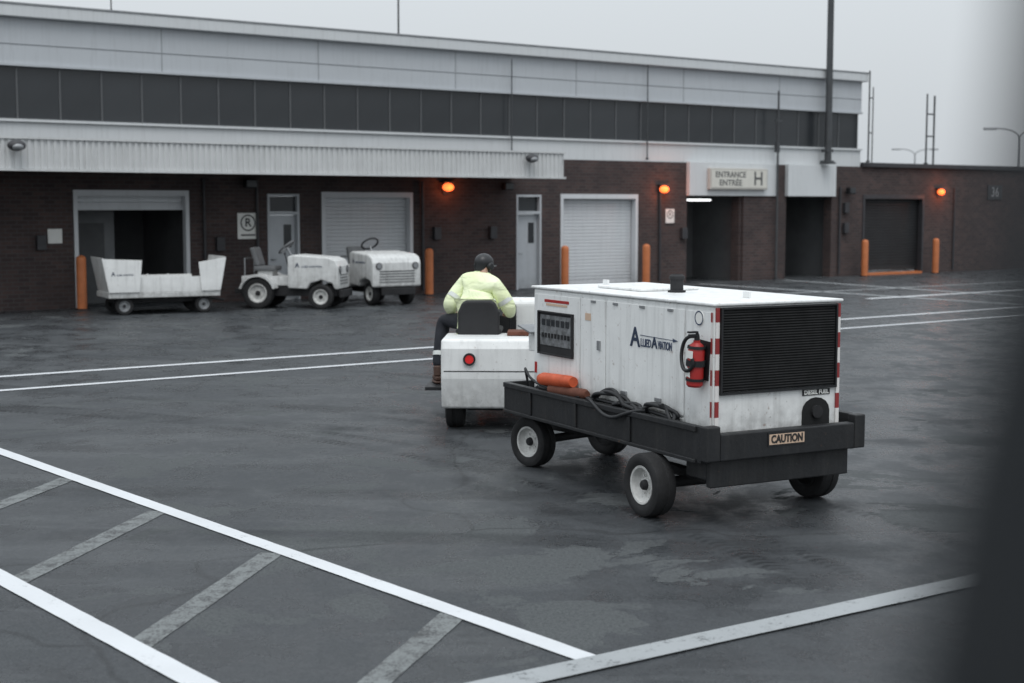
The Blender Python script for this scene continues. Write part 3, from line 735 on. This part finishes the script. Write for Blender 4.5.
# ------------------------------------------------------------------ person
def skin_mesh(verts, edges, radii, sub=2, root=0):
    me = bpy.data.meshes.new('t'); me.from_pydata(verts, edges, []); me.update()
    o = bpy.data.objects.new('t', me); C.objects.link(o)
    m = o.modifiers.new('s', 'SKIN'); m.use_smooth_shade = True
    sv = me.skin_vertices[0].data
    for i, r in enumerate(radii):
        sv[i].radius = (r, r) if isinstance(r, (int, float)) else r
        sv[i].use_root = (i == root)
    s = o.modifiers.new('ss', 'SUBSURF'); s.levels = sub; s.render_levels = sub
    dg = bpy.context.evaluated_depsgraph_get(); dg.update()
    out = bpy.data.meshes.new_from_object(o.evaluated_get(dg))
    bpy.data.objects.remove(o); return out
def joined(name, meshes, mat, parent=None):
    bm = bmesh.new()
    for m in meshes: bm.from_mesh(m)
    me = bpy.data.meshes.new(name); bm.to_mesh(me); bm.free()
    me.materials.clear(); me.materials.append(mat)
    for p in me.polygons: p.use_smooth = True; p.material_index = 0
    o = bpy.data.objects.new(name, me); return link(o, parent)
SKIN = paint('skin', (.42, .25, .18), .5, var=.1, scale=20)
TROU = paint('navy_work_trousers', (.016, .018, .025), .85, var=.3, scale=8, bump=.4)
BOOT = paint('brown_leather_boot', (.09, .045, .03), .6, var=.4, scale=20)
HELM = paint('black_helmet', (.013, .014, .016), .4, var=.2)
REFL = paint('reflective_silver_tape', (.62, .64, .62), .3, .1, var=.1)
HIV, nt, b = base_mat('hi_vis_yellow_fabric')
tc = N(nt, 'ShaderNodeTexCoord').outputs['Object']
n1 = noise(nt, tc, 3, 3, .5)
cc = mix(nt, mrange(nt, n1, .3, .7), (.70, .76, .46), (.80, .86, .60))
nt.links.new(cc, b.inputs['Base Color']); b.inputs['Roughness'].default_value = .75
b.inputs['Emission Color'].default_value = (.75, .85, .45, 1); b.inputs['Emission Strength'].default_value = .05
bn = N(nt, 'ShaderNodeBump'); bn.inputs['Strength'].default_value = .8; bn.inputs['Distance'].default_value = .04
nt.links.new(noise(nt, mapping(nt, tc, (1, 1, 1.6)), 5, 2, .5, 1.0), bn.inputs['Height']); nt.links.new(bn.outputs[0], b.inputs['Normal'])

P0 = Vector((-.40, 16.02, 0))
TW = Matrix.Rotation(R(-28), 3, 'Z')
def wp(x, y, z): return (P0.x+x, P0.y+y, z)
def up(x, y, z):
    v = TW @ Vector((x, y, 0)); return (P0.x+v.x+.12*(z-1.15), P0.y+v.y+.36*(z-1.15), z-.10*x)
pel = wp(0, 0, 1.13); ches = up(0, -.01, 1.42); nck = up(.0, .04, 1.62); hd = up(-.03, .08, 1.745)
shL = up(-.19, 0, 1.54); elL = wp(-.31, .14, 1.30); wrL = wp(-.28, .38, 1.20)
shR = up(.19, .0, 1.53); elR = wp(.37, .06, 1.27); wrR = wp(.38, .33, 1.18)
hipL = wp(-.11, .03, 1.12); knL = wp(-.38, .33, 1.12); anL = wp(-.435, .14, .58)
hipR = wp(.10, .03, 1.12); knR = wp(.17, .46, 1.12); anR = wp(.17, .58, .56)
def hand(wr, dirv, side):
    wr = Vector(wr); d = Vector(dirv).normalized(); u_ = Vector((0, 0, 1)); sdv = d.cross(u_).normalized()*side
    dn = sdv.cross(d).normalized()
    if dn.z > 0: dn = -dn
    V = [tuple(wr-d*.03), tuple(wr+d*.03), tuple(wr+d*.07)]; E = [(0, 1), (1, 2)]; Rr = [.026, (.036, .02), (.038, .018)]
    for k, (off, ln) in enumerate(((-.030, .072), (-.010, .082), (.010, .077), (.030, .060))):
        b0 = wr+d*.085+sdv*off; i0 = len(V)
        p1 = b0+d*ln*.35; p2 = p1+(d*.4+dn*.9)*ln*.38; p3 = p2+(dn*.6-d*.7)*ln*.32
        V += [tuple(b0), tuple(p1), tuple(p2), tuple(p3)]; Rr += [.0105, .010, .009, .008]
        E += [(2, i0), (i0, i0+1), (i0+1, i0+2), (i0+2, i0+3)]
    i0 = len(V); t0 = wr+d*.03-sdv*.035; t1 = t0+(d*.5-sdv*.4+dn*.5)*.045; t2 = t1+(d*.7+dn*.6)*.032
    V += [tuple(t0), tuple(t1), tuple(t2)]; Rr += [.013, .011, .009]; E += [(1, i0), (i0, i0+1), (i0+1, i0+2)]
    return skin_mesh(V, E, Rr, 1, 0)
V = [pel, wp(0, .04, 1.27), ches, up(.01, .01, 1.51), nck, hd,
     shL, elL, wrL, shR, elR, wrR, hipL, knL, anL, hipR, knR, anR,
     (anL[0]-.01, anL[1]+.0, .475), (anL[0]-.03, anL[1]+.15, .46), (anR[0], anR[1], .475), (anR[0], anR[1]+.15, .46)]
E = [(0, 1), (1, 2), (2, 3), (3, 4), (4, 5), (3, 6), (6, 7), (7, 8), (3, 9), (9, 10), (10, 11), (0, 12), (12, 13), (13, 14), (0, 15), (15, 16), (16, 17),
     (14, 18), (18, 19), (17, 20), (20, 21)]
RR = [.12, .11, .12, .09, .052, .06, .05, .04, .03, .05, .04, .03, .075, .058, .045, .075, .058, .045, .04, .03, .04, .03]
bodyme = skin_mesh(V, E, RR, 2, 0)
def headm():
    bm = bmesh.new()
    bmesh.ops.create_uvsphere(bm, u_segments=28, v_segments=20, radius=1)
    for v in bm.verts:
        x, y, z = v.co
        w = .078*(1-.18*max(0, -z)); v.co = Vector((x*w, y*.097, z*.118))
        if y > .2 and z < -.2: v.co.y += .008*(y)
        if y > .75 and abs(z) < .35: v.co.y -= .004
    def blob(c, s):
        bmesh.ops.create_uvsphere(bm, u_segments=10, v_segments=8, radius=1, matrix=Matrix.Translation(c) @ Matrix.Diagonal((*s, 1)))
    blob((0, .102, -.012), (.012, .020, .024)); blob((0, .092, -.055), (.026, .010, .010)); blob((0, .088, -.090), (.024, .016, .018))
    for s in (-1, 1):
        blob((s*.079, .0, -.01), (.010, .02, .032)); blob((s*.030, .082, .022), (.017, .010, .007))
    me = bpy.data.meshes.new('h'); bmesh.ops.recalc_face_normals(bm, faces=bm.faces)
    HM = Matrix.Translation(Vector(hd)+Vector((0, .01, .0))) @ Matrix.Rotation(R(-40), 4, 'Z') @ Matrix.Rotation(R(-14), 4, 'X')
    bm.transform(HM); bm.to_mesh(me); bm.free(); return me, HM
hm, HM = headm()
hl = hand(wrL, (.55, 1, -.1), 1); hr = hand(wrR, (-.55, 1, .1), -1)
person = joined('person', [bodyme, hm, hl, hr], SKIN)
top(person, 'seated worker in pale hi-vis jacket, dark trousers and black helmet', 'person')
JV = [wp(0, -.01, .99), wp(0, .0, 1.14), up(0, -.01, 1.31), up(0, -.015, 1.44), up(.0, .0, 1.54), up(.0, .03, 1.635),
      shL, tuple((Vector(shL)+Vector(elL))/2+Vector((-.012, 0, .0))), elL, wrL, shR, tuple((Vector(shR)+Vector(elR))/2+Vector((.012, 0, .0))), elR, wrR]
JE = [(0, 1), (1, 2), (2, 3), (3, 4), (4, 5), (4, 6), (6, 7), (7, 8), (8, 9), (4, 10), (10, 11), (11, 12), (12, 13)]
JR = [(.235, .18), (.23, .18), (.215, .17), (.20, .16), (.145, .13), (.090, .095), .100, .096, .092, .054, .100, .096, .092, .054]
jk = joined('jacket', [skin_mesh(JV, JE, JR, 3, 1)], HIV, person)
cl_ = mobj('collar', lambda bm: lathe(bm, [(.070, -.20), (.106, -.20), (.104, -.13), (.096, -.090), (.080, -.090), (.074, -.13)], 24, 'Z'), HIV, person, smooth=True)
cl_.matrix_world = HM
def band(p, q, t, r, w, nm='reflective_band', par=None):
    p = Vector(p); q = Vector(q); c = p.lerp(q, t); d = (q-p).normalized()*w/2
    def f(bm):
        qd = d.to_track_quat('Z', 'Y'); n = 24; rings = []
        for c2 in (c-d, c+d):
            rings.append([bm.verts.new(c2+qd @ Vector((r*math.cos(2*math.pi*i/n), r*math.sin(2*math.pi*i/n), 0))) for i in range(n)])
        for i in range(n):
            j = (i+1) % n; bm.faces.new((rings[0][i], rings[0][j], rings[1][j], rings[1][i]))
    return mobj(nm, f, REFL, par or jk, smooth=True)
band(shL, elL, .66, .090, .05); band(shR, elR, .66, .090, .05)
TV = [wp(0, .0, 1.10), hipL, knL, tuple(Vector(knL).lerp(Vector(anL), .5)), anL, hipR, knR, tuple(Vector(knR).lerp(Vector(anR), .5)), anR]
TE = [(0, 1), (1, 2), (2, 3), (3, 4), (0, 5), (5, 6), (6, 7), (7, 8)]
TR = [(.15, .12), .105, .090, .082, .076, .105, .082, .076, .070]
tr = joined('trousers', [skin_mesh(TV, TE, TR, 2, 0)], TROU, person)
band(knL, anL, .70, .081, .05, par=tr); band(knR, anR, .70, .078, .05, par=tr)
for a in (anL, anR):
    def bt_(bm):
        v = [(-.045, -.09), (-.052, .0), (-.055, .12), (-.035, .19), (.035, .19), (.055, .12), (.052, 0), (.045, -.09)]
        extrude_poly(bm, v, 'z', 0, .03)
        extrude_poly(bm, [(p[0]*.88, p[1]*.9) for p in v], 'z', .031, .085)
        bcyl(bm, (0, -.03, .08), (0, -.02, .20), .055, .058, 14)
    mobj('boot', bt_, BOOT, person, loc=(a[0], a[1]+.0, .420), bevel=.015, smooth=True, rot=(0, 0, R(12 if a is anL else 0)))
def hel(bm):
    bmesh.ops.create_uvsphere(bm, u_segments=28, v_segments=16, radius=1, matrix=Matrix.Translation((0, -.004, .022)) @ Matrix.Diagonal((.102, .124, .108, 1)))
    for v in bm.verts:
        if v.co.z < -.02: v.co.z = -.02-(.012 if v.co.y < -.03 else 0)-(.055 if v.co.y < -.05 else 0)
    v = [( .085*math.cos(R(a)), .09+.085*math.sin(R(a))) for a in range(0, 181, 15)]
    extrude_poly(bm, v, 'z', .018, .028)
ho = mobj('helmet', hel, HELM, person, smooth=True); ho.matrix_world = HM
for s in (-1, 1):
    e = mobj('ear_defender', lambda bm: bcyl(bm, (s*.080, .0, -.015), (s*.125, .0, -.015), .048, .040, 18), HELM, person, bevel=.010, smooth=True); e.matrix_world = HM
nk = mobj('neck_gaiter', lambda bm: lathe(bm, [(.055, -.17), (.074, -.17), (.080, -.11), (.078, -.05), (.055, -.05)], 20, 'Z'), TROU, person, smooth=True)
nk.matrix_world = HM

# ------------------------------------------------------------------ parked equipment
def tractor(loc, rz, label, hoodh=1.12, boxy=False, sc=1):
    T = empty('parked_tow_tractor', None, loc, rz); top(T, label, 'tow tractor'); T.scale = (sc, sc, sc)
    P = WHITE3
    if not boxy:
        wheel(T, (-.70, .55, .38), .38, .22); wheel(T, (-.70, -.55, .38), .38, .22, out=-1)
    else:
        wheel(T, (-.70, .55, .30), .30, .18); wheel(T, (-.70, -.55, .30), .30, .18, out=-1)
    wheel(T, (.85, .52, .30), .30, .18); wheel(T, (.85, -.52, .30), .30, .18, out=-1)
    mobj('chassis', lambda bm: (bbox(bm, -1.2, 1.2, -.36, .36, .30, .55), bbox(bm, -1.45, -1.2, -.12, .12, .34, .46), bbox(bm, 1.29, 1.36, -.5, .5, .28, .46)), BLK2, T, bevel=.01)
    hw = .72 if boxy else .52
    h = mobj('hood', lambda bm: extrude_poly(bm, [(.02, .50), (.02, hoodh+.02), (.15, hoodh+.06), (1.02, hoodh), (1.20, hoodh-.07), (1.27, hoodh-.22), (1.28, .48), (1.18, .48), (1.12, .62), (.85, .70), (.58, .62), (.50, .48)], 'y', -hw, hw), P, T, bevel=.08 if boxy else .03, seg=4)
    for i in range(5 if boxy else 4):
        boxo('grille_slat', (1.275, 1.290, -hw+.2, hw-.2, .60+i*.07, .618+i*.07), PIPE, h)
    for s in (1, -1):
        mobj('headlight', lambda bm: bcyl(bm, (1.26, s*(hw-.18), hoodh-.30), (1.30, s*(hw-.18), hoodh-.30), .07, seg=16), STEEL, h)
        mobj('headlight_ring', lambda bm: lathe(bm, [(.071, 1.26), (.092, 1.26), (.092, 1.29), (.071, 1.29)], 20, 'Y'), PIPE, h, loc=(0, s*(hw-.18), hoodh-.30), rot=(0, 0, R(-90)))
        if not boxy:
            def fen(bm):
                A = [(-.70+.46*math.cos(R(a)), .38+.46*math.sin(R(a))) for a in range(15, 166, 15)]
                B = [(-.70+.41*math.cos(R(a)), .38+.40*math.sin(R(a))) for a in range(165, 14, -15)]
                extrude_poly(bm, A+B, 'y', s*.36, s*.70)
            mobj('fender', fen, P, T)
    mobj('rear_deck', lambda bm: bbox(bm, -1.18, .0, -.39, .39, .553, .78), P, T, bevel=.015)
    sm = SEATG
    mobj('seat_pedestal', lambda bm: bbox(bm, -.82, -.45, -.22, .22, .783, .90), P, T, bevel=.01)
    mobj('seat', lambda bm: bbox(bm, -.90, -.36, -.28, .28, .903, 1.02), sm, T, bevel=.03)
    mobj('backrest', lambda bm: extrude_poly(bm, [(-.88, 1.02), (-1.02, 1.46), (-.90, 1.48), (-.76, 1.02)], 'y', -.27, .27), sm, T, bevel=.04)
    mobj('steering_column', lambda bm: bcyl(bm, (.10, 0, 1.05), (-.14, 0, 1.52 if boxy else 1.46), .026), STEEL, T)
    s_ = tube('steering_wheel', [(.23*math.cos(2*math.pi*i/16), .23*math.sin(2*math.pi*i/16), 0) for i in range(16)], .024, BLK if boxy else SEATG, T, cyclic=True)
    s_.location = (-.15, 0, 1.56 if boxy else 1.48); s_.rotation_euler = (0, R(-40), 0)
    mobj('side_rail', lambda bm: (bcyl(bm, (-1.1, .36, .70), (-1.1, .36, 1.2), .018), bcyl(bm, (-1.1, -.36, .70), (-1.1, -.36, 1.2), .018), bcyl(bm, (-1.1, -.37, 1.2), (-1.1, .37, 1.2), .018)), STEEL, T)
    mobj('gear_lever', lambda bm: (bcyl(bm, (.0, -.2, .78), (-.12, -.24, 1.3), .014), bcyl(bm, (-.12, -.24, 1.3), (-.13, -.243, 1.35), .03)), PIPE, T)
    text('A', (.26, -hw-.003, hoodh-.19), (R(90), 0, 0), .16, NAVY, h, bold=.003, fit=.11); text('LLIED AVIATION', (.62, -hw-.003, hoodh-.22), (R(90), 0, 0), .065, BLUEG, h, bold=.001, fit=.50)
    if boxy:
        for a, b_ in ((-.72, -.42), (.42, .72)):
            boxo('side_cover', (-1.15, .015, a, b_, .45, 1.02), P, T, bevel=.06)
    return T
tractor((-5.25, 34.5, 0), R(-8), 'open white tow tractor parked beside terminal wall', 1.24, sc=.98)
tractor((-3.50, 36.2, 0), R(-55), 'boxy white tow tractor with ribbed grille parked by shutter', 1.32, True, .95)
def cart(loc, rz, label, L=3.0):
    T = empty('baggage_cart', None, loc, rz); top(T, label, 'baggage cart')
    for x in (-L*.30, L*.30):
        for s in (1, -1): wheel(T, (x, s*.48, .20), .20, .12, out=s, rim=STEEL)
    mobj('chassis', lambda bm: (bbox(bm, -L*.36, L*.36, -.35, .35, .26, .38), bcyl(bm, (L*.36, 0, .32), (L*.36+.45, 0, .25), .03), bcyl(bm, (-L*.3, -.45, .2), (-L*.3, .45, .2), .03), bcyl(bm, (L*.3, -.45, .2), (L*.3, .45, .2), .03)), BLK2, T)
    mobj('deck', lambda bm: bbox(bm, -L*.42, L*.42, -.62, .62, .383, .50), WHITE3, T, bevel=.01)
    for y in (-.60, .60):
        def f(bm):
            bbox(bm, -L*.42+.62, L*.42-.32, y-.012, y+.012, .503, .84)
            for i in range(4):
                x = -L*.42+.66+i*(L*.84-1.05)/3.05; bbox(bm, x, x+.035, y-.02, y+.02, .503, .86)
        mobj('side_panel', f, WHITE2, T, bevel=.004)
    for s in (-1, 1):
        def f(bm):
            x = s*L*.40
            extrude_poly(bm, [(x, .51), (x+s*.16, 1.28), (x+s*.18, 1.28), (x+s*.025, .51)], 'y', -.62, .62)
        mobj('end_board', f, WHITE3, T, bevel=.004)
    for x0, x1 in ((-L*.42-.14, -L*.42+.74), (L*.42-.50, L*.42+.14)):
        s = 1 if x0 > 0 else -1
        pb = mobj('side_board', lambda bm: extrude_poly(bm, [(x0+(.14 if s < 0 else .06), .51), (x1-(.14 if s > 0 else .06), .51), (x1, 1.22 if s < 0 else 1.26), (x0, 1.26 if s < 0 else 1.16)], 'y', -.655, -.635), WHITE2, T, bevel=.006)
        if s < 0:
            text('A', (x0+.24, -.658, .92), (R(90), 0, 0), .13, NAVY, pb, bold=.002); text('LLIED AVIATION', (x0+.50, -.658, .90), (R(90), 0, 0), .05, BLUEG, pb, bold=.0005, fit=.36)
    return T
cart(W(-12.40, -2.4), BR-R(8), 'white flat baggage cart with flared end boards')

# ------------------------------------------------------------------ aircraft window post beside the viewpoint
FR = paint('dark_window_trim', (.014, .017, .020), .8, var=.2, scale=6)
def wpst(bm):
    prof = [(.074, -.30), (.079, -.19), (.0845, -.108), (.0908, -.065), (.0970, -.034), (.1020, -.002), (.1048, .04), (.107, .09), (.110, .24)]
    extrude_poly(bm, prof+[(.190, .24), (.180, -.30)], 'y', .29, .31)
p = mobj('aircraft_window_post', wpst, FR, None, bevel=.005, loc=(0, 0, 2.4), smooth=True)
top(p, 'dark out-of-focus cabin window post close to the viewer', 'window post')

# ------------------------------------------------------------------ light
w = bpy.data.worlds.new('World'); scene.world = w; w.use_nodes = True
nt = w.node_tree; bg = nt.nodes['Background']
sky = N(nt, 'ShaderNodeTexSky', sky_type='NISHITA'); sky.sun_disc = False
sky.sun_elevation = R(62); sky.sun_rotation = R(170); sky.air_density = 2; sky.dust_density = 5
tcg = N(nt, 'ShaderNodeTexCoord'); sep = N(nt, 'ShaderNodeSeparateXYZ'); nt.links.new(tcg.outputs['Generated'], sep.inputs[0])
z = math_(nt, 'MAXIMUM', sep.outputs[2], 0)
g_ = math_(nt, 'ADD', 1, math_(nt, 'MULTIPLY', z, 1.5))
vm = N(nt, 'ShaderNodeVectorMath', operation='SCALE'); vm.inputs[0].default_value = (5.80, 6.20, 6.55)
nt.links.new(g_, vm.inputs['Scale'])
nt.links.new(mix(nt, .95, sky.outputs[0], vm.outputs[0]), bg.inputs['Color'])
bg.inputs['Strength'].default_value = .1
sd = bpy.data.lights.new('sun', 'SUN'); sd.energy = 1.0; sd.angle = R(30); sd.color = (1, .985, .97)
so = bpy.data.objects.new('sun', sd); C.objects.link(so)
so.rotation_euler = Vector((-.12, 1.0, -1.75)).to_track_quat('-Z', 'Y').to_euler()

# ------------------------------------------------------------------ camera
cd = bpy.data.cameras.new('camera'); cam = bpy.data.objects.new('camera', cd); C.objects.link(cam)
cam.location = (0, 0, 2.4); cam.rotation_euler = (R(90-5.336), 0, 0)
cd.sensor_width = 36; cd.lens = 50.6; cd.clip_end = 4000; cd.clip_start = .05
cd.dof.use_dof = True; cd.dof.focus_distance = 12.3; cd.dof.aperture_fstop = 1.9
scene.camera = cam
